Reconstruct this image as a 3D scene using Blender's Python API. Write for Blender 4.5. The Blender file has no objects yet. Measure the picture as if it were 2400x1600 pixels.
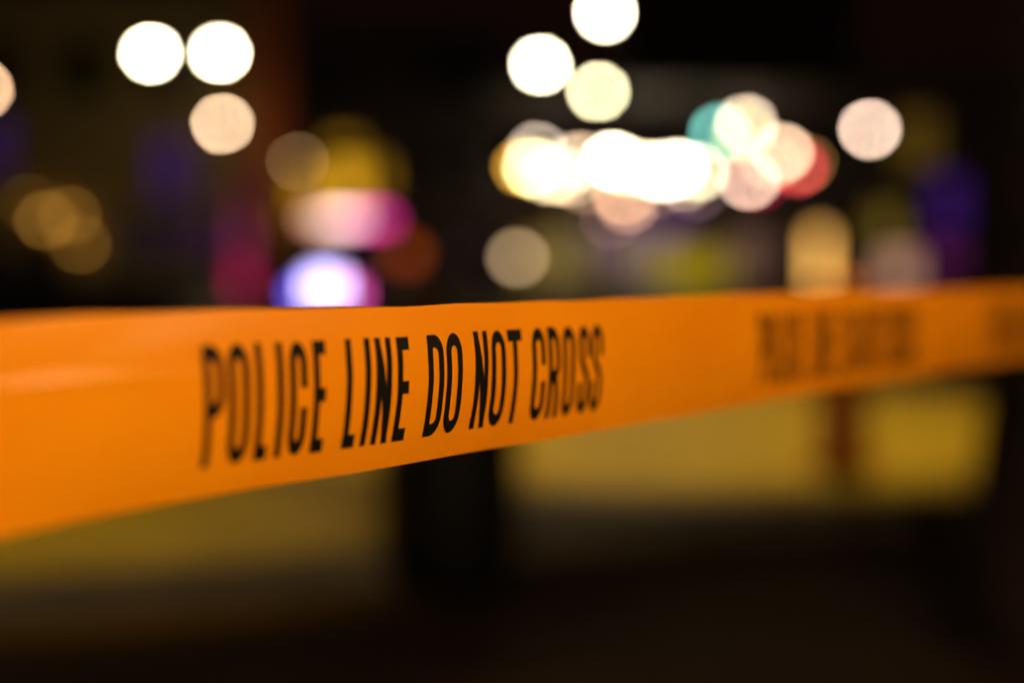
import bpy, bmesh, math, random
import numpy as np
from mathutils import Vector, Matrix
random.seed(7)
S = bpy.context.scene
C = S.collection
R = math.radians

# ------------------------------------------------------------------ camera, world, exposure
CAM_H = 1.07
PITCH = math.atan(164 / 2352 * .72)
FPX = 2352 * 50 / 36
cd = bpy.data.cameras.new('camera')
cam = bpy.data.objects.new('camera', cd); C.objects.link(cam)
cam.location = (0, 0, CAM_H)
cam.rotation_euler = (R(90) - PITCH, 0, 0)
cd.lens = 50; cd.sensor_width = 36
cd.clip_start = .02; cd.clip_end = 600
cd.dof.use_dof = True
cd.dof.focus_distance = .694
cd.dof.aperture_fstop = 1.68
cd.dof.aperture_blades = 0
cd.dof.aperture_ratio = .94
S.camera = cam
S.render.engine = 'CYCLES'
cy = S.cycles
cy.use_adaptive_sampling = False
cy.use_denoising = True
cy.max_bounces = 4; cy.diffuse_bounces = 2; cy.glossy_bounces = 2; cy.transmission_bounces = 3
cy.caustics_reflective = False; cy.caustics_refractive = False
cy.sample_clamp_indirect = 3
W = bpy.data.worlds.new('World'); S.world = W; W.use_nodes = True
wn = W.node_tree.nodes; wl = W.node_tree.links
bg = wn['Background']
sky = wn.new('ShaderNodeTexSky'); sky.sky_type = 'NISHITA'; sky.sun_disc = False
sky.sun_elevation = R(-4); sky.sun_rotation = R(200)
# night over a town: the sky texture far below dusk, tinted by the sodium glow of the streets
mixn = wn.new('ShaderNodeMix'); mixn.data_type = 'RGBA'; mixn.inputs[0].default_value = .93
mixn.inputs[7].default_value = (.062, .023, .015, 1)
wl.new(sky.outputs[0], mixn.inputs[6]); wl.new(mixn.outputs[2], bg.inputs[0])
bg.inputs[1].default_value = .085
S.view_settings.view_transform = 'Standard'; S.view_settings.look = 'None'
S.view_settings.exposure = 0; S.view_settings.gamma = 1

def at(px, py, d):
    """world point seen at pixel (px, py) of the 2352 x 1568 view, at depth d"""
    a = (px - 1176) / FPX; b = -(py - 784) / FPX
    c, s = math.cos(PITCH), math.sin(PITCH)
    v = Vector((a, c + b * s, -s + b * c))
    v *= d / v.y
    return Vector((v.x, v.y, v.z + CAM_H))

# ------------------------------------------------------------------ materials
def mat(name, col, rough=.7, metal=0, var=.25, scale=6, spec=.4, bump=0):
    m = bpy.data.materials.new(name); m.use_nodes = True
    n = m.node_tree.nodes; l = m.node_tree.links
    p = n['Principled BSDF']
    p.inputs['Roughness'].default_value = rough; p.inputs['Metallic'].default_value = metal
    p.inputs['Specular IOR Level'].default_value = spec
    tc = n.new('ShaderNodeTexCoord'); nz = n.new('ShaderNodeTexNoise')
    nz.inputs['Scale'].default_value = scale; nz.inputs['Detail'].default_value = 5
    l.new(tc.outputs['Object'], nz.inputs['Vector'])
    cr = n.new('ShaderNodeValToRGB')
    lo = [c * (1 - var) for c in col]; hi = [min(1, c * (1 + var)) for c in col]
    cr.color_ramp.elements[0].position = .3; cr.color_ramp.elements[1].position = .7
    cr.color_ramp.elements[0].color = (*lo, 1); cr.color_ramp.elements[1].color = (*hi, 1)
    l.new(nz.outputs['Fac'], cr.inputs[0]); l.new(cr.outputs[0], p.inputs['Base Color'])
    if bump:
        b = n.new('ShaderNodeBump'); b.inputs['Strength'].default_value = bump
        b.inputs['Distance'].default_value = .01
        l.new(nz.outputs['Fac'], b.inputs['Height']); l.new(b.outputs[0], p.inputs['Normal'])
    return m

def glow(name, col, strength, var=0, scale=3):
    """a thing that gives off light: lamp glass, lit pane, signal lens"""
    m = bpy.data.materials.new(name); m.use_nodes = True
    n = m.node_tree.nodes; l = m.node_tree.links
    n.remove(n['Principled BSDF'])
    e = n.new('ShaderNodeEmission'); e.inputs[1].default_value = strength
    e.inputs[0].default_value = (*col, 1)
    if var:
        tc = n.new('ShaderNodeTexCoord'); nz = n.new('ShaderNodeTexNoise'); nz.inputs['Scale'].default_value = scale
        l.new(tc.outputs['Object'], nz.inputs['Vector'])
        cr = n.new('ShaderNodeValToRGB')
        cr.color_ramp.elements[0].position = .35; cr.color_ramp.elements[1].position = .65
        cr.color_ramp.elements[0].color = (*[c * (1 - var) for c in col], 1)
        cr.color_ramp.elements[1].color = (*[c * (1 + var) for c in col], 1)
        l.new(nz.outputs['Fac'], cr.inputs[0]); l.new(cr.outputs[0], e.inputs[0])
    l.new(e.outputs[0], n['Material Output'].inputs[0])
    return m

M = dict(
    asphalt=mat('asphalt', (.075, .045, .02), .85, scale=.55, var=.75, bump=.3),
    road=mat('road_asphalt', (.03, .026, .024), .8, scale=3, var=.4),
    kerb=mat('kerb_stone', (.22, .2, .17), .8, scale=4),
    metal=mat('grey_metal', (.12, .12, .12), .45, .8),
    black=mat('black_metal', (.015, .015, .016), .5, .3),
    steel=mat('galvanised_steel', (.35, .35, .35), .4, .9),
    bark=mat('bark', (.028, .018, .014), .95, scale=9, var=.6, bump=.8),
    leaf=mat('leaf', (.03, .05, .012), .6, scale=2, var=.5),
    red=mat('red_paint', (.5, .018, .006), .4, scale=9),
    whiteband=mat('white_reflective_band', (.75, .75, .72), .4),
    olive=mat('olive_render', (.40, .31, .11), .9, scale=2),
    brick=mat('brown_brick', (.5, .12, .03), .9, scale=14, var=.4),
    dark=mat('dark_brick', (.022, .012, .011), .9, scale=12, var=.4),
    wallr=mat('shop_wall', (.05, .028, .022), .9, scale=3),
    frame=mat('window_frame', (.03, .028, .026), .6),
    canopy=mat('canopy_paint', (.008, .005, .004), .7),
    navy=mat('navy_paint', (.010, .006, .034), .55, 0, var=.1, spec=.2),
    patrol=mat('black_car_paint', (.012, .012, .016), .25, .2, var=.1),
    patrolw=mat('white_car_paint', (.6, .6, .6), .3, 0, var=.05),
    glass=mat('dark_glass', (.008, .009, .011), .08, 0, var=.1, spec=.6),
    rubber=mat('rubber', (.012, .012, .012), .9),
    lens=mat('headlamp_lens', (.5, .5, .5), .15, .2, var=.05),
    tail=mat('tail_lens', (.3, .01, .01), .2, 0, var=.05),
    stripe=mat('orange_white_board', (.6, .25, .05), .5),
    ink=mat('black_ink', (.004, .0035, .002), .6, 0, var=.2, scale=200, spec=.12),
    plate=mat('number_plate', (.6, .6, .55), .4),
)

def concrete():
    m = bpy.data.materials.new('concrete_paving'); m.use_nodes = True
    n = m.node_tree.nodes; l = m.node_tree.links; p = n['Principled BSDF']
    p.inputs['Roughness'].default_value = .6
    tc = n.new('ShaderNodeTexCoord')
    br = n.new('ShaderNodeTexBrick'); br.offset = .5
    br.inputs['Scale'].default_value = 1; br.inputs['Brick Width'].default_value = .9
    br.inputs['Row Height'].default_value = .6; br.inputs['Mortar Size'].default_value = .008
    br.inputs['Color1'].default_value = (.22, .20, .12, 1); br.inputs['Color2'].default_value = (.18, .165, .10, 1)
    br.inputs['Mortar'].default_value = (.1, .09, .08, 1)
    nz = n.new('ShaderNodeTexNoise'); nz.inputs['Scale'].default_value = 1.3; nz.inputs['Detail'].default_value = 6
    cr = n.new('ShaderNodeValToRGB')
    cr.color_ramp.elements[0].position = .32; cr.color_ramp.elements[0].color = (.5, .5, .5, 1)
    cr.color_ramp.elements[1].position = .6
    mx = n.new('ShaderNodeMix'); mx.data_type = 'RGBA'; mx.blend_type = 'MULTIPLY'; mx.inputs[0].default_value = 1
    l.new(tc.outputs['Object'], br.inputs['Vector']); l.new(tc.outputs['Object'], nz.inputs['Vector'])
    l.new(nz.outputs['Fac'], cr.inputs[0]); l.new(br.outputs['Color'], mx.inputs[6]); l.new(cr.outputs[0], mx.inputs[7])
    l.new(mx.outputs[2], p.inputs['Base Color'])
    return m
M['concrete'] = concrete()

def tape_material():
    m = bpy.data.materials.new('orange_plastic_film'); m.use_nodes = True
    n = m.node_tree.nodes; l = m.node_tree.links; p = n['Principled BSDF']
    tc = n.new('ShaderNodeTexCoord')
    nz = n.new('ShaderNodeTexNoise'); nz.inputs['Scale'].default_value = 9; nz.inputs['Detail'].default_value = 4
    l.new(tc.outputs['Object'], nz.inputs['Vector'])
    cr = n.new('ShaderNodeValToRGB')
    cr.color_ramp.elements[0].color = (.85, .275, .002, 1); cr.color_ramp.elements[1].color = (.90, .315, .003, 1)
    cr.color_ramp.elements[0].position = .35; cr.color_ramp.elements[1].position = .65
    l.new(nz.outputs['Fac'], cr.inputs[0])
    l.new(cr.outputs[0], p.inputs['Base Color'])
    p.inputs['Roughness'].default_value = .25; p.inputs['Specular IOR Level'].default_value = .45
    tr = n.new('ShaderNodeBsdfTranslucent'); tr.inputs[0].default_value = (.95, .3, .01, 1)
    mx = n.new('ShaderNodeMixShader'); mx.inputs[0].default_value = .22
    l.new(p.outputs[0], mx.inputs[1]); l.new(tr.outputs[0], mx.inputs[2])
    l.new(mx.outputs[0], n['Material Output'].inputs[0])
    nf = n.new('ShaderNodeTexNoise'); nf.inputs['Scale'].default_value = 60; nf.inputs['Detail'].default_value = 3
    mp = n.new('ShaderNodeMapping'); mp.inputs['Scale'].default_value = (.25, .25, 1)
    l.new(tc.outputs['Object'], mp.inputs[0]); l.new(mp.outputs[0], nf.inputs['Vector'])
    b = n.new('ShaderNodeBump'); b.inputs['Strength'].default_value = .22; b.inputs['Distance'].default_value = .002
    l.new(nf.outputs['Fac'], b.inputs['Height']); l.new(b.outputs[0], p.inputs['Normal'])
    return m
M['tape'] = tape_material()

# ------------------------------------------------------------------ mesh helpers
class MB:
    def __init__(self): self.bm = bmesh.new()
    def box(self, c, s, rz=0, bev=0):
        r = bmesh.ops.create_cube(self.bm, size=1)
        vs = r['verts']
        bmesh.ops.scale(self.bm, vec=s, verts=vs)
        if bev:
            es = list({e for v in vs for e in v.link_edges})
            rr = bmesh.ops.bevel(self.bm, geom=es, offset=bev, segments=2, affect='EDGES', profile=.6)
            vs = list({v for f in rr['faces'] for v in f.verts} | {v for v in vs if v.is_valid})
        if rz: bmesh.ops.rotate(self.bm, cent=(0, 0, 0), matrix=Matrix.Rotation(rz, 3, 'Z'), verts=vs)
        bmesh.ops.translate(self.bm, vec=c, verts=vs); return self
    def tube(self, pts, rad, seg=12):
        pts = [Vector(p) for p in pts]
        if not isinstance(rad, (list, tuple)): rad = [rad] * len(pts)
        rings = []
        for i, p in enumerate(pts):
            d = (pts[min(i + 1, len(pts) - 1)] - pts[max(i - 1, 0)]).normalized()
            a = d.cross(Vector((0, 0, 1)))
            if a.length < 1e-3: a = Vector((1, 0, 0))
            a.normalize(); b = d.cross(a)
            rings.append([self.bm.verts.new(p + (a * math.cos(t) + b * math.sin(t)) * rad[i])
                          for t in [2 * math.pi * k / seg for k in range(seg)]])
        for u, v in zip(rings, rings[1:]):
            for k in range(seg):
                self.bm.faces.new((u[k], u[(k + 1) % seg], v[(k + 1) % seg], v[k]))
        self.bm.faces.new(rings[0]); self.bm.faces.new(rings[-1][::-1]); return self
    def lathe(self, prof, seg=20, c=(0, 0, 0)):
        c = Vector(c); rings = []
        for r, z in prof:
            rings.append([self.bm.verts.new(c + Vector((r * math.cos(2 * math.pi * k / seg), r * math.sin(2 * math.pi * k / seg), z))) for k in range(seg)])
        for u, v in zip(rings, rings[1:]):
            for k in range(seg): self.bm.faces.new((u[k], u[(k + 1) % seg], v[(k + 1) % seg], v[k]))
        self.bm.faces.new(rings[0]); self.bm.faces.new(rings[-1]); return self
    def ball(self, c, r, s=(1, 1, 1)):
        q = bmesh.ops.create_uvsphere(self.bm, u_segments=20, v_segments=12, radius=r)['verts']
        bmesh.ops.scale(self.bm, vec=s, verts=q); bmesh.ops.translate(self.bm, vec=c, verts=q); return self
    def loft(self, secs):
        rings = [[self.bm.verts.new(p) for p in s] for s in secs]
        k = len(rings[0])
        for u, v in zip(rings, rings[1:]):
            for i in range(k): self.bm.faces.new((u[i], u[(i + 1) % k], v[(i + 1) % k], v[i]))
        self.bm.faces.new(rings[0][::-1]); self.bm.faces.new(rings[-1]); return self
    def quad(self, *p):
        self.bm.faces.new([self.bm.verts.new(q) for q in p]); return self
    def build(self, name, m, parent=None, smooth=True):
        bmesh.ops.recalc_face_normals(self.bm, faces=self.bm.faces)
        me = bpy.data.meshes.new(name); self.bm.to_mesh(me); self.bm.free()
        me.materials.append(m)
        if smooth:
            for p in me.polygons: p.use_smooth = True
            try: me.set_sharp_from_angle(angle=R(38))
            except Exception: pass
        o = bpy.data.objects.new(name, me); C.objects.link(o)
        if parent: o.parent = parent
        return o

def tag(o, label, cat, group=None):
    o['label'] = label; o['category'] = cat
    if group: o['group'] = group
    return o
def thing(name, label, cat, loc=(0, 0, 0), rz=0, group=None):
    o = bpy.data.objects.new(name, None); C.objects.link(o); o.empty_display_size = .2
    o.location = loc; o.rotation_euler = (0, 0, rz)
    return tag(o, label, cat, group)
def struct(o): o['kind'] = 'structure'; return o
def copy_tree(o, parent=None):
    c = o.copy(); C.objects.link(c)
    if parent: c.parent = parent
    for ch in list(o.children): copy_tree(ch, c)
    return c

# ------------------------------------------------------------------ the ground
PAVE = .12
b = MB(); b.quad((-250, -60, 0), (250, -60, 0), (250, 420, 0), (-250, 420, 0)); struct(b.build('ground', M['asphalt']))
# paved forecourt beyond the tape: its near edge runs from left-near to right-far
def smooth(a, b_, x):
    t = max(0, min(1, (x - a) / (b_ - a))); return t * t * (3 - 2 * t)
def front(x): return 4.9 + .38 * x + .32 * smooth(-.5, .15, x)
X0, X1, YB = -14., 14., 15.
b = MB(); n = 140
for i in range(n):
    xa, xb = X0 + (X1 - X0) * i / n, X0 + (X1 - X0) * (i + 1) / n
    fa, fb = max(2.2, front(xa)) + .14, max(2.2, front(xb)) + .14
    b.quad((xa, fa, PAVE), (xb, fb, PAVE), (xb, YB, PAVE), (xa, YB, PAVE))
bmesh.ops.remove_doubles(b.bm, verts=b.bm.verts, dist=1e-4)
struct(b.build('pavement', M['concrete']))
b = MB(); secs = []
for i in range(n + 1):
    x = X0 + (X1 - X0) * i / n; f = max(2.2, front(x))
    secs.append([(x, f, -.02), (x, f + .005, PAVE - .02), (x, f + .02, PAVE + .003), (x, f + .1395, PAVE + .003), (x, f + .1395, -.02)])
b.loft(secs); struct(b.build('kerb', M['kerb']))
b = MB(); b.quad((-120, YB + .2, .004), (120, YB + .2, .004), (120, 29, .004), (-120, 29, .004)); struct(b.build('road', M['road']))
b = MB(); b.box((0, YB + .1, .05), (X1 - X0, .2, .14)); struct(b.build('kerb', M['kerb']))
b = MB(); b.box((0, 38.5, .05), (160, 19, .14)); struct(b.build('pavement', M['road']))

# ------------------------------------------------------------------ the police tape
TW = .076
def depth_at(px): return FPX * TW / (503 - .1425 * px)
DZ = 1 / math.sqrt(1 + .7205 ** 2); DX = .7205 * DZ
Z0 = depth_at(455); XX0 = (455 - 1176) / FPX * Z0
def s_of(px): return (depth_at(px) - Z0) / DZ
NRM = Vector((DZ, -DX, 0))
stations = [(-400, 765), (-200, 753), (0, 738), (200, 723), (400, 714), (600, 710), (800, 706), (1000, 700), (1200, 694), (1400, 688), (1676, 676), (2000, 668), (2352, 661)]
st = [(s_of(x), at(x, y, depth_at(x)).z) for x, y in stations]
SS = np.array([q[0] for q in st]); ZZ = np.array([q[1] for q in st])
gs = np.linspace(SS[0], SS[-1], 400); gz = np.interp(gs, SS, ZZ)
ker = np.hanning(31); ker /= ker.sum()
gz = np.convolve(np.pad(gz, 15, mode='reflect', reflect_type='odd'), ker, 'valid')
S_A, S_B = -1.55, 2.6
def top_z(s):
    if s < gs[0]: return gz[0] + (s - gs[0]) * (gz[8] - gz[0]) / (gs[8] - gs[0]) * .3
    if s > gs[-1]: return gz[-1] + (s - gs[-1]) * (gz[-1] - gz[-30]) / (gs[-1] - gs[-30])
    return float(np.interp(s, gs, gz))
def smooth(a, b_, x):
    t = max(0, min(1, (x - a) / (b_ - a))); return t * t * (3 - 2 * t)
_cr = random.Random(11)
CREASES = [(_cr.uniform(-.4, 1.5), _cr.uniform(-.05, .05), _cr.choice((-1, 1)) * _cr.uniform(.00015, .0005), _cr.uniform(.005, .014), _cr.uniform(-.3, .4), _cr.uniform(.7, 1.3)) for _ in range(34)]
LEAN = math.tan(R(1.3))
def tape_point(s, v, off=0):
    """s along the tape, v = 0 at the top edge and 1 at the bottom edge"""
    p = Vector((XX0 + s * DX, Z0 + s * DZ, top_z(s) - v * TW + .00035 * math.sin(31 * s + 1) * math.sin(12 * s) + .0002 * math.sin(83 * s) * (1 - v)))
    d = (.5 - v) * TW * LEAN
    # a lengthwise fold that dies out where the lettering starts
    k = 1 - smooth(-.05, .03, s)
    vc = .318 + (s + .09) * .33
    d += k * .00062 * math.exp(-((v - vc) / .036) ** 2)
    d += k * -.0003 * smooth(vc - .05, vc + .6, v)
    # slack: faint long waves and a dent in the far lettering
    d += .0008 * math.sin(7.3 * s + 3 * v) + .00035 * math.sin(23 * s - 5 * v) + .00012 * math.sin(71 * s + 9 * v) * math.sin(13 * v + 5 * s)
    d += .0057 * ((1 - (2 * v - 1) ** 2) - .8) * (.12 + .88 * smooth(-.13, .03, s)) * (1 - smooth(1.5, 2.4, s))   # belly of the stretched film
    d += .0026 * math.exp(-((s - .667) / .03) ** 2 - ((v - .6 + (s - .667) * 3.5) / .12) ** 2)
    for s0, tilt, a, w, va, vb in CREASES:
        q = (s - s0 - tilt * (v - .5)) / w
        if abs(q) < 3: d += a * smooth(-.06, .15, s) * math.exp(-q * q) * smooth(va, va + .25, v) * (1 - smooth(vb - .25, vb, v))
    return p + NRM * (d + off)
b = MB(); NS, NV = 620, 48
svals = list(np.linspace(S_A, -.3, 60)) + list(np.linspace(-.3, 1.3, 640))[1:] + list(np.linspace(1.3, S_B, 60))[1:]
g = [[b.bm.verts.new(tape_point(s, j / NV)) for j in range(NV + 1)] for s in svals]
for u, w in zip(g, g[1:]):
    for j in range(NV): b.bm.faces.new((u[j], w[j], w[j + 1], u[j + 1]))
tape = thing('police_tape', 'orange plastic barrier tape with black POLICE LINE DO NOT CROSS lettering', 'barrier tape')
b.build('film', M['tape'], tape)

def arc(cx, cy, rx, ry, a0, a1, n=9):
    return [(cx + rx * math.cos(R(a0 + (a1 - a0) * i / n)), cy + ry * math.sin(R(a0 + (a1 - a0) * i / n))) for i in range(n + 1)]
RY = .15
LOOP = arc(.5, 1 - RY, .5, RY, 0, 180, 14) + arc(.5, RY, .5, RY, 180, 360, 14) + [(1, 1 - RY)]
BOWL = [(0, 1), (.4, 1)] + arc(.4, 1 - RY, .6, RY, 90, 0) + arc(.4, .46 + RY, .6, RY, 0, -90) + [(0, .46)]
GLYPH = {
    'P': [[(0, 0), (0, 1)], BOWL],
    'R': [[(0, 0), (0, 1)], BOWL, [(.45, .46), (.8, .36), (.9, .2), (1, 0)]],
    'O': [LOOP],
    'C': [[(1, .68), (1, 1 - RY)] + arc(.5, 1 - RY, .5, RY, 0, 180, 14) + arc(.5, RY, .5, RY, 180, 360, 14) + [(1, .34)]],
    'D': [[(0, 0), (0, 1)], [(0, 1), (.4, 1)] + arc(.4, 1 - RY, .6, RY, 90, 0) + arc(.4, RY, .6, RY, 0, -90) + [(0, 0)]],
    'L': [[(0, 1), (0, 0)], [(-.1, 0), (1.1, 0)]],
    'I': [[(.5, 1), (.5, 0)]],
    'E': [[(0, 1), (0, 0)], [(-.1, 1), (1.1, 1)], [(0, .52), (1.0, .52)], [(-.1, 0), (1.1, 0)]],
    'N': [[(0, 0), (0, 1)], [(1, 0), (1, 1)], [(0, 1), (1, 0)]],
    'T': [[(.5, 0), (.5, 1)], [(-.12, 1), (1.12, 1)]],
    'S': [[(1, .73), (1, 1 - RY)] + arc(.5, 1 - RY, .5, RY, 0, 180, 14) + [(0, .75), (.1, .65), (.3, .57), (.7, .46), (.9, .38), (1, .28), (1, RY)] + arc(.5, RY, .5, RY, 0, -180, 14) + [(0, .27)]],
}
# letters and where each stands along the first repeat, read off the tape
TEXT = [('P', 460, 507), ('O', 517, 565), ('L', 581, 616), ('I', 630, 643), ('C', 658, 698), ('E', 713, 747),
        ('L', 788, 821), ('I', 831, 844), ('N', 856, 892), ('E', 905, 937), ('D', 976, 1012), ('O', 1019, 1055),
        ('N', 1085, 1116), ('O', 1124, 1157), ('T', 1162, 1198), ('C', 1219, 1249), ('R', 1257, 1284),
        ('O', 1292, 1319), ('S', 1328, 1353), ('S', 1358, 1384)]
VT, VB = .185, .835
TS, TB = .0038, .0061
def stroke(b, path, s0, w, ds):
    x0, x1 = s0 + TS / 2, s0 + w - TS / 2
    hh = (VB - VT) * TW
    pts = [Vector((x0 + (x1 - x0) * x, TB / 2 + (hh - TB) * y)) for x, y in path]
    ext = []
    for p, q in zip(pts, pts[1:]):
        k = max(1, int((q - p).length / .003))
        ext += [p + (q - p) * i / k for i in range(k)]
    ext.append(pts[-1])
    prev = None
    for i, p in enumerate(ext):
        t = ext[min(i + 1, len(ext) - 1)] - ext[max(i - 1, 0)]
        if t.length < 1e-9: continue
        t.normalize(); nn = Vector((-t.y, t.x))
        den = math.hypot(nn.x * TS, nn.y * TB)
        o_ = Vector((nn.x * TS * TS, nn.y * TB * TB)) / den / 2
        if len(path) == 2 and path[0][0] != path[1][0] and path[0][1] != path[1][1]: o_ = Vector((-TS * .5, 0))   # diagonal cut level
        e = Vector((0, 0))
        if i == 0 or i == len(ext) - 1:      # square cap for free ends of stems
            if abs(t.y) > .95: e = t * (TB / 2) * (-1 if i == 0 else 1)
        cur = [b.bm.verts.new(tape_point(ds + q.x, VT + (hh - q.y) / TW, .00035)) for q in (p + o_ + e, p - o_ + e)]
        if prev: b.bm.faces.new((prev[0], prev[1], cur[1], cur[0]))
        prev = cur
for rep in (-2, -1, 0, 1, 2, 3, 4):
    b = MB()
    for ch, a0, a1 in TEXT:
        s0, s1 = s_of(a0), s_of(a1)
        for path in GLYPH[ch]: stroke(b, path, s0, s1 - s0, rep * .504)
    b.build('lettering', M['ink'], tape, smooth=False)

# the two stakes it is tied to, both out of view
def stake(s, label):
    p = tape_point(s, .5)
    t = thing('steel_stake', label, 'stake', (p.x, p.y, 0))
    MB().tube([(0, 0, 0), (0, 0, p.z + .12)], .022).build('post', M['steel'], t)
    MB().lathe([(.14, 0), (.14, .02), (.04, .035), (.025, .08)]).build('base', M['black'], t)
    MB().lathe([(.022, p.z + .12), (.026, p.z + .122), (.02, p.z + .15), (.003, p.z + .155)]).build('cap', M['red'], t)
    MB().lathe([(.0225, p.z - .03), (.026, p.z - .03), (.027, p.z), (.026, p.z + .03), (.0225, p.z + .03)]).build('tape_wrap', M['tape'], t)
stake(S_A - .004, 'steel stake holding the near end of the orange tape')
stake(S_B + .004, 'steel stake holding the far end of the orange tape')

# unseen fill lamps, added to light the tape and glint on its fold
def fill_lamp(x, y, h, strength, label):
    t = thing('fill_lamp_post', label, 'added lamp', (x, y, 0))
    MB().lathe([(.13, 0), (.13, .05), (.06, .12), (.045, .3), (.035, h - .3), (.05, h - .22), (.07, h - .13)]).build('pole', M['black'], t)
    MB().ball((0, 0, h), .11).build('lamp_globe', glow('fill_globe', (1, .66, .30), strength), t)
    MB().lathe([(.012, h + .1), (.1, h + .105), (.06, h + .15), (.01, h + .19)]).build('cap', M['black'], t)
fill_lamp(.55, -.58, 1.55, 182, 'added fill lamp with warm globe behind the photographer, lighting the tape')
fill_lamp(1.6, .42, 1.75, 125, 'added fill lamp with warm globe right of the photographer, for the tape highlight')

# ------------------------------------------------------------------ trees and red post by the forecourt
def tree(px, d, r, label, lean=0, seed=1):
    rnd = random.Random(seed)
    p = at(px, 600, d)
    z = PAVE if d > front(p.x) + .14 else 0
    t = thing('tree', label, 'tree', (p.x, d, z))
    pts = []; rad = []
    for i in range(15):
        h = i * .28
        flare = 1 + .55 * math.exp(-h / .18)
        pts.append((lean * h + .025 * math.sin(h * 2 + seed), .03 * math.cos(h * 1.7 + seed), h)); rad.append(r * flare * (1 - .045 * h))
    b = MB(); b.tube(pts, rad, 26)
    for v in b.bm.verts:
        a = math.atan2(v.co.y, v.co.x)
        k = 1 + .05 * math.sin(a * 5 + v.co.z * 2) + .03 * math.sin(a * 11 - v.co.z * 3)
        v.co.x *= k; v.co.y *= k
    topc = Vector(pts[-1]); ends = []
    for i in range(7):
        a = i * 2 * math.pi / 7 + rnd.uniform(-.3, .3)
        L = rnd.uniform(1.1, 1.9)
        mid = topc + Vector((math.cos(a) * L * .45, math.sin(a) * L * .45, L * .45 - .1))
        end = topc + Vector((math.cos(a) * L, math.sin(a) * L, L * rnd.uniform(.7, 1.1)))
        b.tube([topc + Vector((0, 0, -.5 + .05 * i)), mid, end], [r * .42, r * .26, r * .06], 8); ends += [mid, end]
    b.build('trunk', M['bark'], t)
    lb = MB()
    for i in range(1500):
        c = Vector(rnd.choice(ends)) + Vector((rnd.gauss(0, .42), rnd.gauss(0, .42), abs(rnd.gauss(.1, .4))))
        if c.z < 3.0: c.z = 3.0 + rnd.random() * .5
        u = Vector((rnd.gauss(0, 1), rnd.gauss(0, 1), rnd.gauss(0, .6))).normalized()
        w = u.cross(Vector((rnd.gauss(0, 1), rnd.gauss(0, 1), rnd.gauss(0, 1)))).normalized()
        L = rnd.uniform(.07, .13)
        lb.quad(c - u * L, c + w * L * .45, c + u * L, c - w * L * .45)
    lb.build('crown', M['leaf'], t, smooth=False)
p = at(1030, 900, 4.85)
t = thing('litter_bin', 'dark litter bin standing behind the tape between two patches of lit paving', 'litter bin', (p.x, 4.85, PAVE if 4.85 > front(p.x) + .3 else 0))
MB().lathe([(.20, 0), (.22, .02), (.235, .1), (.25, .62), (.25, .66)], 28).build('body', M['black'], t)
for k in range(3): MB().box((.235 * math.cos(2.1 * k + .5), .235 * math.sin(2.1 * k + .5), .73), (.035, .035, .16), 0).build('strut', M['black'], t)
MB().lathe([(.26, .8), (.265, .82), (.23, .86), (.12, .9), (.01, .91)], 28).build('lid', M['black'], t)
MB().lathe([(.251, .56), (.2545, .565), (.2545, .6), (.251, .605)], 28).build('band', M['metal'], t)
tree(2440, 4.1, .20, 'dark tree trunk cut by the right edge of the view', seed=5)

p = at(1935, 900, 6.9)
t = thing('bollard', 'red post standing on the yellow lit paving behind the tape', 'bollard', (p.x, 6.9, PAVE))
MB().lathe([(.16, 0), (.16, .03), (.115, .05), (.11, .09), (.105, .8)]).build('post', M['red'], t)
MB().lathe([(.1065, .66), (.1085, .665), (.1085, .76), (.1065, .765)]).build('reflective_band', M['whiteband'], t)
MB().lathe([(.105, .8), (.12, .81), (.115, .86), (.06, .9), (.004, .91)]).build('cap', M['red'], t)

# sodium street lamps beside the forecourt, heads above the view
def sodium_lamp(px_, py_, head, aim, power, cone, label, blend=.5):
    """pole foot at (px_, py_), lamp head at head = (x, y, z)"""
    t = thing('street_lamp', label, 'street lamp', (px_, py_, PAVE), 0, 'sodium street lamps beside the forecourt')
    H = Vector(head) - Vector((px_, py_, PAVE))
    MB().tube([(0, 0, 0), (0, 0, .5), (0, 0, H.z - .6), (H.x * .15, H.y * .15, H.z - .05), (H.x * .9, H.y * .9, H.z + .08)], [.11, .08, .06, .05, .035]).build('pole', M['steel'], t)
    a = math.atan2(H.y, H.x)
    hd = MB().box((0, 0, 0), (.6, .28, .12), 0, .03).build('lamp_head', M['metal'], t)
    hd.location = H + Vector((0, 0, .1)); hd.rotation_euler = (0, 0, a)
    MB().box((0, 0, -.0645), (.4, .2, .008)).build('lens', glow('sodium_lens', (1, .5, .06), 20), hd)
    ld = bpy.data.lights.new('sodium_light', 'SPOT'); lo = bpy.data.objects.new('sodium_light', ld); C.objects.link(lo)
    ld.energy = power; ld.color = (1, .53, .02); ld.spot_size = R(cone); ld.spot_blend = blend; ld.shadow_soft_size = .15
    lo.parent = t; lo.location = H - Vector((0, 0, .08))
    d = Vector(aim) - (Vector(head) - Vector((0, 0, .08)))
    lo.rotation_euler = d.to_track_quat('-Z', 'Y').to_euler()
sodium_lamp(6.2, 9.6, (1.9, 8.8, 6.0), (1.05, 9.0, 0), 2700, 60, 'sodium street lamp right of the forecourt, head above the view')
sodium_lamp(-6.2, 7.6, (-2.6, 6.6, 6.0), (-1.6, 5.5, 0), 1500, 28, 'sodium street lamp left of the forecourt, head above the view', 1)

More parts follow.
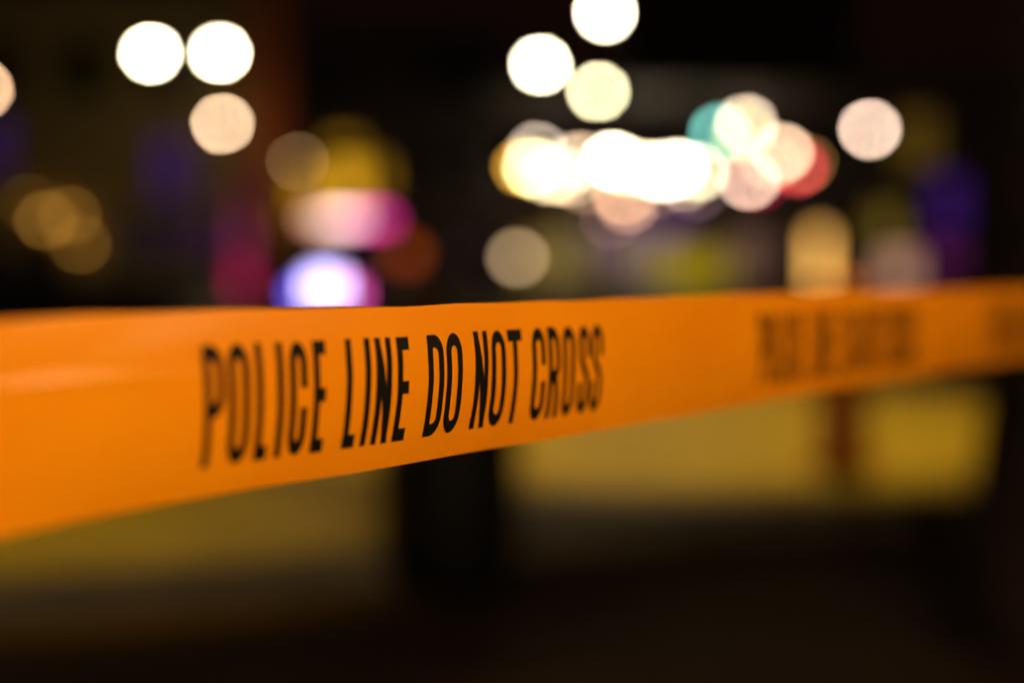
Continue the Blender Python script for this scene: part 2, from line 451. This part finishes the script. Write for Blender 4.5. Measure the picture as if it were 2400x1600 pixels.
# ------------------------------------------------------------------ cars
def car_body(prof, width, tuck=.06):
    """prof: list of (x, z) round the side outline; lofted over the width with rounded flanks"""
    secs = []
    cx = sum(p[0] for p in prof) / len(prof); cz = sum(p[1] for p in prof) / len(prof)
    for y, k in ((-.5, .94), (-.49, .97), (-.45, .99), (-.3, 1), (0, 1.005), (.3, 1), (.45, .99), (.49, .97), (.5, .94)):
        secs.append([(cx + (x - cx) * k, y * width, cz + (z - cz) * k) for x, z in prof])
    return MB().loft(secs)
def wheel(t, x, y, r, w):
    wh = thing_part('wheel', t, (x, y, r))
    b = MB(); b.lathe([(r * .62, -w / 2), (r * .93, -w / 2), (r, -w / 2 + .03), (r, w / 2 - .03), (r * .93, w / 2), (r * .62, w / 2)], 28)
    ty = b.build('tyre', M['rubber'], wh); ty.rotation_euler = (R(90), 0, 0)
    b = MB(); b.lathe([(r * .6, -w * .3), (r * .61, w * .3)], 24)
    for k in range(5):
        a = k * 2 * math.pi / 5
        for sgn in (-1, 1): b.box((math.cos(a) * r * .3, math.sin(a) * r * .3, sgn * w * .36), (r * .6, r * .14, .02), a)
    rm = b.build('rim', M['steel'], wh); rm.rotation_euler = (R(90), 0, 0)
def thing_part(name, parent, loc):
    o = bpy.data.objects.new(name, None); C.objects.link(o); o.parent = parent; o.location = loc; return o
def cabin(t, pts, width, m):
    """greenhouse narrowing to the roof; pts = (x bottom rear, x top rear, x top front, x bottom front), z0, z1"""
    (a, b_, c, d), z0, z1 = pts
    w0, w1 = width * .47, width * .38
    low = [(a, -w0, z0), (d, -w0, z0), (d, w0, z0), (a, w0, z0)]
    hi = [(b_, -w1, z1), (c, -w1, z1), (c, w1, z1), (b_, w1, z1)]
    MB().loft([low, hi]).build('cabin', M['glass'], t)
    r = MB(); r.box(((b_ + c) / 2, 0, z1 + .02), (c - b_ + .1, w1 * 2 + .06, .05), 0, .02)
    r.build('roof', m, t)
    for (p0, p1) in ((low[0], hi[0]), (low[1], hi[1]), (low[2], hi[2]), (low[3], hi[3])):
        MB().tube([p0, p1], .035, 8).build('pillar', m, t)
    for sy in (-1, 1):
        MB().tube([((a + d) / 2, sy * w0, z0), ((b_ + c) / 2, sy * w1, z1)], .03, 8).build('pillar', m, t)

# navy saloon parked side-on, bonnet towards the right
p = at(500, 640, 9.4)
t = thing('parked_car', 'dark navy parked car behind the tape, its bonnet just showing', 'car', (p.x - .05, 10.0, PAVE))
prof = [(-.02, .35), (0, .6), (-.06, .78), (-.3, .88), (-.9, .87), (-1.5, .885), (-2.6, .90), (-3.7, .91), (-4.35, .89), (-4.5, .8), (-4.5, .45), (-4.4, .28), (-.15, .24)]
car_body(prof, 1.78).build('body', M['navy'], t)
cabin(t, ((-4.1, -3.4, -2.2, -1.55), .88, 1.32), 1.74, M['navy'])
for x in (-.85, -3.6):
    for y in (-.82, .82): wheel(t, x, y, .31, .21)
for y in (-.62, .62):
    MB().ball((-.05, y, .66), .13, (.35, 1.3, .55)).build('headlight', M['lens'], t)
    MB().box((-4.49, y, .75), (.05, .36, .14), 0, .02).build('taillight', M['tail'], t)
    MB().ball((-1.5, y * 1.52, 1.0), .1, (.6, 1, .7)).build('mirror', M['navy'], t)

# patrol car facing the camera: local +x is its nose
SUVD = 21.
p = at(752, 640, SUVD)
t = thing('patrol_car', 'dark patrol car with glowing light bar and blue white grille light', 'police car', (p.x, SUVD, .004), R(-90))
prof = [(0, .45), (.02, .75), (-.05, .98), (-.25, 1.08), (-1.2, 1.14), (-2.5, 1.15), (-4.6, 1.12), (-4.8, .9), (-4.8, .5), (-4.65, .32), (-.2, .3)]
car_body(prof, 1.95).build('body', M['patrol'], t)
cabin(t, ((-4.7, -4.35, -1.95, -1.25), 1.11, 1.70), 1.9, M['patrol'])
for x in (-.95, -3.85):
    for y in (-.9, .9): wheel(t, x, y, .38, .25)
for y in (-.72, .72):
    MB().ball((-.03, y, .86), .15, (.35, 1.2, .6)).build('headlight', M['lens'], t)
    MB().box((-4.79, y, .9), (.05, .2, .4), 0, .02).build('taillight', M['tail'], t)
    MB().ball((-1.35, y * 1.46, 1.2), .13, (.6, 1, .8)).build('mirror', M['patrol'], t)
MB().box((.06, 0, .52), (.12, 1.7, .22), 0, .04).build('bumper', M['black'], t)
MB().box((.125, 0, .5), (.01, .32, .14)).build('number_plate', M['plate'], t)
gl = MB().box((.05, .0, .76), (.08, 1.0, .44), 0, .03).build('grille', M['black'], t)
# strobe panel in the grille (y is towards the camera's right)
def lamp_part(name, parent, c, s, col, L):
    return MB().box(c, s, 0, .012).build(name, glow(name + '_lens', col, L), parent)
lamp_part('strobe_light', gl, (.105, -.02, .79), (.03, .40, .42), (.60, .5, 1), 7.5)
lamp_part('strobe_light', gl, (.105, -.33, .70), (.03, .22, .26), (.2, .12, 1), 4.5)
lamp_part('strobe_light', gl, (.105, .31, .70), (.03, .24, .26), (1, .10, .5), 4.0)
lb = MB().box((-2.15, .08, 1.79), (.32, 1.35, .05), 0, .02).build('light_bar', M['black'], t)
for i, (col, L) in enumerate((((1, .42, .26), 3.2), ((1, .62, .5), 5), ((1, .62, .58), 6), ((1, .5, .62), 5), ((.9, .09, .42), 4), ((.85, .02, .3), 4))):
    lamp_part('light_module', lb, (-2.13, -.46 + i * .212, 1.88), (.3, .2, .16), col, L)

# barricade with an amber flasher beside it
p = at(935, 585, 20.)
t = thing('barricade', 'striped barricade with a dim amber flasher beside the patrol car', 'barricade', (p.x, 20., .004))
for x in (-.45, .45):
    b = MB(); b.box((x, -.12, .5), (.05, .03, 1.0)); b.box((x, .12, .5), (.05, .03, 1.0)); b.box((x, 0, .98), (.05, .27, .03)); b.build('leg', M['steel'], t)
for z in (.45, .85): MB().box((0, -.15, z), (1.2, .03, .2)).build('board', M['stripe'], t)
fl = MB().box((0, -.12, 1.07), (.14, .1, .14), 0, .02).build('flasher', M['black'], t)
MB().lathe([(.12, -.04), (.15, -.02), (.15, .02), (.12, .04)], 20).build('flasher_lens', glow('amber_lens', (1, .14, .003), .7), fl)
o = fl.children[0]; o.rotation_euler = (R(90), 0, 0); o.location = (0, -.12, 1.29)

# ------------------------------------------------------------------ far buildings
def lit(parent, px, py, d, w, h, col, L, var=.35):
    """a lit window on a facade whose face is at depth d: frame part, pane sub-part"""
    q = at(px, py, d - .02) - parent.location
    f = MB(); fw = .07
    f.box((q.x, q.y, q.z + h / 2), (w + fw * 2, .1, fw)); f.box((q.x, q.y, q.z - h / 2), (w + fw * 2, .1, fw))
    for sx in (-1, 1): f.box((q.x + sx * w / 2, q.y, q.z), (fw, .094, h - fw))
    f.box((q.x, q.y, q.z), (.05, .088, h - fw))
    fo = f.build('window', M['frame'], parent)
    MB().box((q.x, q.y + .02, q.z), (w - fw, .02, h - fw)).build('pane', glow('lit_pane', col, L, var), fo)
def dark_window(parent, x, z, w, h):
    fw = .08; f = MB()
    f.box((x, -.03, z + h / 2), (w + .16, .1, fw)); f.box((x, -.04, z - h / 2), (w + .22, .14, fw))
    for sx in (-1, 1): f.box((x + sx * w / 2, -.03, z), (fw, .094, h - fw))
    f.box((x, -.03, z), (w - fw, .088, .05))
    fo = f.build('window', M['frame'], parent, smooth=False)
    MB().box((x, -.006, z), (w - fw, .02, h - fw)).build('pane', M['glass'], fo)
def building(px0, px1, d, h, depth, m, label, cat='building'):
    a = at(px0, 600, d); c = at(px1, 600, d)
    t = thing('building', label, cat, ((a.x + c.x) / 2, d, PAVE))
    w = c.x - a.x
    MB().box((0, depth / 2, h / 2), (w, depth, h)).build('wall', m, t, smooth=False)
    b = MB(); b.box((0, depth / 2, h + .1), (w + .3, depth + .3, .2)); b.box((0, depth / 2, h + .25), (w + .1, depth + .1, .12)); b.build('roof', M['frame'], t, smooth=False)
    return t, w
# left: olive rendered block with violet windows and a brown brick pillar at its corner
A, w = building(-520, 600, 42, 9.2, 9, M['olive'], 'olive rendered block with two violet lit windows, at the left')
MB().box((w / 2 + .2, -.1, 4.7), (.95, .7, 9.4)).build('pillar', M['brick'], A, smooth=False)
lit(A, 400, 385, 42, 1.15, 1.7, (.17, .05, .36), .24)
lit(A, -15, 330, 42, .9, 1.6, (.17, .05, .36), .2)
lit(A, 450, 540, 42, 2.2, 1.3, (.25, .1, .22), .11)
lit(A, 330, 545, 42, 1.6, 1.3, (.2, .12, .12), .07)
for x, z in ((-5.5, 6.6), (-3, 6.6), (-.4, 6.8), (2.1, 6.8), (4.6, 6.8), (-5.6, 3.4), (-3.2, 3.2)): dark_window(A, x, z, 1.1, 1.5)
MB().box((1.0, -.05, 1.08), (1.0, .12, 2.15)).build('door', M['frame'], A, smooth=False)
# centre: dark brick block with one gold window, dimmer panes added to soften its glow
B, w = building(650, 1150, 45, 8.4, 8, M['dark'], 'dark brick block with a gold lit window and panes added for its haze, above the patrol car')
for px, py, ww, hh, L in ((800, 418, 1.0, 1.3, 1.7), (715, 440, .9, 1.2, .95), (868, 405, .5, 1.0, .75), (790, 335, .9, .5, .6), (650, 500, .6, 1.0, .6), (655, 395, .5, .8, .35), (735, 545, .9, .8, .5)):
    lit(B, px, py, 45, ww, hh, (.64, .31, .010), L)
for x, z in ((1.2, 4.4), (2.7, 4.4), (1.2, 6.8), (2.7, 6.8), (-1.4, 6.8), (-2.8, 6.8), (.2, 1.6), (2.2, 1.6)): dark_window(B, x, z, 1.0, 1.4)
# right: low shop with added glowing panes, taller corner block beyond it
Sh, w = building(1165, 1945, 47, 3.9, 8, M['wallr'], 'low shop with glowing panes added for lit shrubs and haze, under the hanging lamps')
for px, py, ww, hh, col, L in ((1225, 600, .8, 1.4, (.36, .22, .03), .5), (1360, 640, 1.3, .7, (.3, .19, .03), .5), (1290, 590, 1.3, 1.5, (.36, .24, .07), .42), (1405, 575, 1.5, 1.6, (.32, .19, .2), .5), (1500, 600, .9, 1.5, (.42, .3, .13), .5),
                               (1590, 615, 2.4, 1.3, (.42, .29, .008), .5), (1722, 585, 1.2, 1.6, (.24, .12, .08), .45), (1530, 520, 1.3, .5, (.28, .12, .36), .6), (1330, 525, 1.2, .5, (.24, .17, .06), .4)):
    lit(Sh, px, py, 47, ww, hh, col, L * 1.7)  # panes glow in place of lit shrubs and murky haze
q = at(1880, 575, 47) - Sh.location
dr = MB().box((q.x, -.06, 1.1), (.9, .12, 2.2)).build('door', M['frame'], Sh, smooth=False)
MB().box((q.x, -.13, 1.28), (.36, .02, 1.85)).build('gleam_strip', glow('pole_gleam', (1, .5, .11), 3.3), dr)  # glowing strip added for lamplight reflected on a thin metal pole
E, w = building(1975, 2330, 48, 7.4, 8, M['wallr'], 'taller corner block with violet, pink and dim amber windows, at the right')
lit(E, 2178, 470, 48, 1.0, 1.9, (.17, .04, .5), .24)
lit(E, 2165, 590, 48, 1.3, .9, (.3, .03, .22), .35)
lit(E, 2062, 618, 48, 1.2, 1.2, (.7, .36, .22), .95)
lit(E, 2030, 520, 48, 1.0, 1.3, (.4, .26, .03), .5)
lit(E, 2105, 325, 48, 1.2, 1.8, (.35, .19, .02), .3)
# tall dim tower far behind the lamps
F, w = building(1480, 1960, 70, 17, 12, M['wallr'], 'tall unlit block far behind the shop')
for i in range(4):
    for j in range(4): dark_window(F, -3.6 + i * 2.4, 6 + j * 2.8, 1.2, 1.6)

# glowing column added in place of a pole coloured by the police lights
q = at(556, 560, 41.2)
t = thing('glow_column', 'added glowing column for a pole lit dull violet above and magenta red below', 'glowing column', (q.x, 41.2, PAVE))
MB().box((0, .1, 2.2), (.4, .14, 4.2), 0, .03).build('case', M['black'], t)
for z0, z1, col, L in ((2.55, 3.5, (.45, .08, .12), .30), (1.25, 2.45, (.52, .06, .2), .55), (.15, 1.15, (.75, .008, .12), 1.1)):
    MB().tube([(0, -.03, z0), (0, -.03, z1)], .17, 12).build('glow_segment', glow('lit_pole_glow', col, L), t)

# ------------------------------------------------------------------ lamps
BLUR = lambda d: .0306 * (d - .694) / .694
def bulb_strength(L, d, r): return L * (BLUR(d) / (2 * r)) ** 2
lampmats = {}
def lampmat(col, s):
    k = (col, round(s, 2))
    if k not in lampmats: lampmats[k] = glow('lamp_glass', col, s)
    return lampmats[k]
def street_lamp(heads, d, foot_px, label, r=.09, group='street lamps across the road'):
    """heads: (px, py, colour, L)"""
    f = at(foot_px, 620, d)
    t = thing('street_lamp', label, 'street lamp', (f.x, d, PAVE if d > 29 else .004), 0, group)
    ps = [at(h[0], h[1], d) - t.location for h in heads]
    topz = max(q.z for q in ps) + (.25 if len(heads) > 1 or abs(ps[0].x) > .1 else -.16)
    MB().lathe([(.16, 0), (.16, .25), (.1, .4), (.075, .8), (.05, topz)], 14).build('pole', M['black'], t)
    for q, h in zip(ps, heads):
        if abs(q.x) > .1:
            MB().tube([(0, 0, q.z + .05), (q.x * .4, 0, q.z + .24), (q.x, 0, q.z + .2), (q.x, 0, q.z + .1)], .03, 8).build('arm', M['black'], t)
        hd = MB().lathe([(.1, q.z + r * .75), (.13, q.z + r * .8), (.08, q.z + r + .07), (.02, q.z + r + .1)], 14, (q.x, q.y, 0)).build('lamp_head', M['black'], t)
        MB().ball(q, r).build('lamp_globe', lampmat(h[2], bulb_strength(h[3], d, r)), hd)
WH = (1, .86, .55); CR = (1, .70, .38); PK = (1, .66, .45); YE = (1, .78, .28)
street_lamp([(346, 123, WH, 3.2), (505, 122, WH, 3.2)], 30, 425, 'twin headed street lamp with two white globes, upper left')
street_lamp([(511, 284, (1, .68, .40), .98)], 39.6, 511, 'single street lamp with a peach globe, below the twin headed lamp')
street_lamp([(-42, 206, (1, .6, .33), .95)], 33, -42, 'street lamp with a peach globe cut by the left edge')
street_lamp([(1390, 30, WH, 3.2)], 31, 1390, 'tallest street lamp, white globe cut by the top edge')
street_lamp([(1242, 149, WH, 2.6)], 33, 1242, 'street lamp with a white globe, left one of the group above the shop')
street_lamp([(1374, 210, (1, .88, .5), 1.3)], 34, 1374, 'street lamp with a pale yellow globe, lowest above the hanging lamps')
street_lamp([(1998, 297, (1, .70, .52), .98)], 33, 1998, 'street lamp with a pinkish globe standing alone at the right')

# canopy with hanging globes in front of the shop
cl, cr_ = at(1110, 240, 40), at(1930, 240, 40)
CZ = 5.75
t = thing('canopy', 'dark flat canopy on columns holding the hanging lamps', 'canopy', ((cl.x + cr_.x) / 2, 40.5, PAVE))
cw = cr_.x - cl.x
b = MB(); b.box((0, 0, CZ - PAVE + .12), (cw, 7, .24), 0, .03); b.build('roof', M['canopy'], t)
for x in (-cw / 2 + .3, cw / 2 - .3):
    for y in (-3.1, 3.1): MB().lathe([(.16, 0), (.16, .1), (.07, .16), (.07, CZ - PAVE)], 12).build('column', M['black'], t).location = (x, y, 0)
HANG = [
    (1262, 403, (1, .78, .42), .55, 'cream globe hanging low right of the yellow one at the left end'),
    (1304, 378, (1, .8, .5), .3, 'pale cream globe hanging between the cream one and the peach one'),
    (1312, 409, (.95, .66, .4), .35, 'peach globe hanging low below the gap left of the brightest row'),
    (1378, 388, (1, .78, .5), .35, 'cream globe hanging low just left of the first white one'),
    (1528, 398, WH, 1.2, 'white globe hanging low between the second and third white ones'),
    (1500, 436, (.8, .48, .3), .12, 'faint peach globe hanging under the second white one'),
    (1572, 418, (.9, .6, .4), .3, 'peach globe hanging low under the brightest white one'),
    (1238, 347, (1, .8, .6), 1.05, 'cream globe hanging uppermost at the left end of the canopy'),
    (1226, 386, (1, .84, .34), 1.4, 'yellow globe hanging just below the cream one at the left end'),
    (1201, 384, (.85, .42, .04), .5, 'amber globe hanging outermost at the left end of the canopy'),
    (1285, 404, (.95, .62, .36), .5, 'dull peach globe hanging low beside the yellow one'),
    (1334, 369, (.95, .64, .42), .6, 'peach globe hanging between the cream and the first white one'),
    (1348, 426, (.8, .45, .25), .2, 'faint peach globe hanging low left of the brightest row'),
    (1409, 369, WH, 2.6, 'white globe hanging first in the brightest row'),
    (1442, 384, CR, 1.2, 'cream globe hanging low, right beside the first white one'),
    (1476, 387, (1, .72, .42), .55, 'pale peach globe hanging in the middle of the brightest row'),
    (1503, 391, WH, 1.6, 'white globe hanging second in the brightest row'),
    (1554, 386, WH, 2.2, 'brightest white globe hanging third in the brightest row'),
    (1600, 395, (1, .88, .5), 1.0, 'pale yellow globe hanging at the right end of the brightest row'),
    (1434, 449, (.75, .40, .22), .62, 'brownish peach globe hanging lower than the brightest row'),
    (1442, 469, (.7, .36, .22), .42, 'dim brown globe hanging under the brownish peach one'),
    (1402, 505, (.6, .3, .3), .13, 'very dim mauve globe hanging lowest of all'),
    (1600, 440, (.5, .28, .33), .13, 'dim mauve globe hanging low under the pale yellow one'),
    (1714, 284, (1, .76, .52), .85, 'peach globe hanging high beside the green signal'),
    (1706, 306, (1, .95, .35), .35, 'yellow globe hanging just under the high peach one'),
    (1797, 350, (1, .68, .43), .85, 'peach globe hanging at the right end of the canopy'),
    (1776, 370, (.9, .55, .3), .3, 'dull peach globe hanging under the right end one'),
    (1720, 414, (1, .66, .48), .8, 'pinkish globe hanging low near the right end'),
]
for i, (px, py, col, L, lab) in enumerate(HANG):
    d = 37.6 + (i * 2.37 % 5.6)
    q = at(px, py, d); r = .115
    t = thing('hanging_lamp', lab, 'hanging lamp', q, 0, 'globe lamps hanging under the canopy')
    MB().ball((0, 0, 0), r).build('lamp_globe', lampmat(col, bulb_strength(L, d, r)), t)
    MB().lathe([(.09, r * .78), (.09, r * .9), (.03, r + .06), (.012, r + .08), (.012, CZ - q.z)], 10).build('rod', M['black'], t)

# traffic signals
def signal(px, py, d, on, col, L, label, second=None):
    q = at(px, py, d)
    dz = {0: 0, 1: .6}[on]          # 0: top lens lit (red), 1: bottom lens lit (green)
    t = thing('traffic_signal', label, 'traffic signal', (q.x, d, PAVE), 0, 'traffic signals at the crossing')
    cz = q.z - PAVE + (.3 if on == 1 else -.3)
    MB().lathe([(.14, 0), (.14, .2), (.07, .3), (.06, cz + .5)], 12, (0, .22, 0)).build('pole', M['black'], t)
    hd = MB().box((0, .1, cz), (.34, .2, 1.05), 0, .03).build('signal_head', M['black'], t)
    for k, z in enumerate((cz + .3, cz, cz - .3)):
        live = (k == 0 and on == 0) or (k == 2 and on == 1)
        m_ = lampmat(col, bulb_strength(L, d, .13)) if live else M['glass']
        MB().ball((0, -.01, z), .13, (1, .3, 1)).build('lens', m_, hd)
        b = MB(); b.tube([(0, 0, 0), (0, -.16, 0)], .145, 14)
        for f in [f for f in b.bm.faces if len(f.verts) > 4]: b.bm.faces.remove(f)
        for v in [v for v in b.bm.verts if v.co.z < -.05]: b.bm.verts.remove(v)
        vz = b.build('visor', M['black'], hd); vz.location = (0, 0, z)
signal(1654, 306, 35, 1, (.2, .66, .55), .7, 'traffic signal showing green at the upper right')
signal(1832, 384, 36, 0, (1, .08, .09), .5, 'traffic signal showing red right of the hanging lamps')
signal(1741, 420, 45.2, 0, (1, .03, .12), .1, 'traffic signal showing red behind the pinkish hanging globe')

# small lamps: wall lamps on the blocks, one low garden light
def wall_lamp(px, py, d, col, L, label, r=.08, group='small lamps on the left block'):
    q = at(px, py, d - .3)
    t = thing('wall_lamp', label, 'wall lamp', q, 0, group)
    MB().ball((0, 0, 0), r).build('lamp_globe', lampmat(col, bulb_strength(L, d - .3, r)), t)
    b = MB(); b.tube([(0, 0, r), (0, 0, r + .08), (0, .15, r + .1), (0, .29, r + .04)], .02, 8); b.box((0, .285, r + .03), (.12, .03, .2), 0, .008); b.build('bracket', M['black'], t)
AM = (.62, .29, .045)
wall_lamp(105, 506, 42, AM, .14, 'dim amber wall lamp, leftmost of the overlapping three on the olive block')
wall_lamp(160, 494, 42, AM, .10, 'dim amber wall lamp, upper right of the overlapping three on the olive block')
wall_lamp(183, 561, 42, AM, .09, 'dim amber wall lamp, lowest of the overlapping three on the olive block')
wall_lamp(66, 466, 42, AM, .035, 'faintest amber wall lamp, above the overlapping three on the olive block')
wall_lamp(684, 372, 45, (.6, .36, .16), .13, 'dim tan wall lamp left of the gold windows', group='small lamps on the dark block')
wall_lamp(1853, 374, 47, (.5, .25, .06), .16, 'dim brown lamp just behind the red signal', group='small lamps on the shop')
q = at(1188, 592, 39)
t = thing('garden_light', 'low post light with a dull cream globe left of the shop panes', 'post light', (q.x, 39, PAVE))
MB().lathe([(.1, 0), (.1, .08), (.05, .14), (.05, q.z - PAVE - .14), (.09, q.z - PAVE - .1)], 12).build('post', M['black'], t)
MB().ball((0, 0, q.z - PAVE), .14).build('lamp_globe', lampmat((.62, .42, .23), bulb_strength(.40, 39, .14)), t)
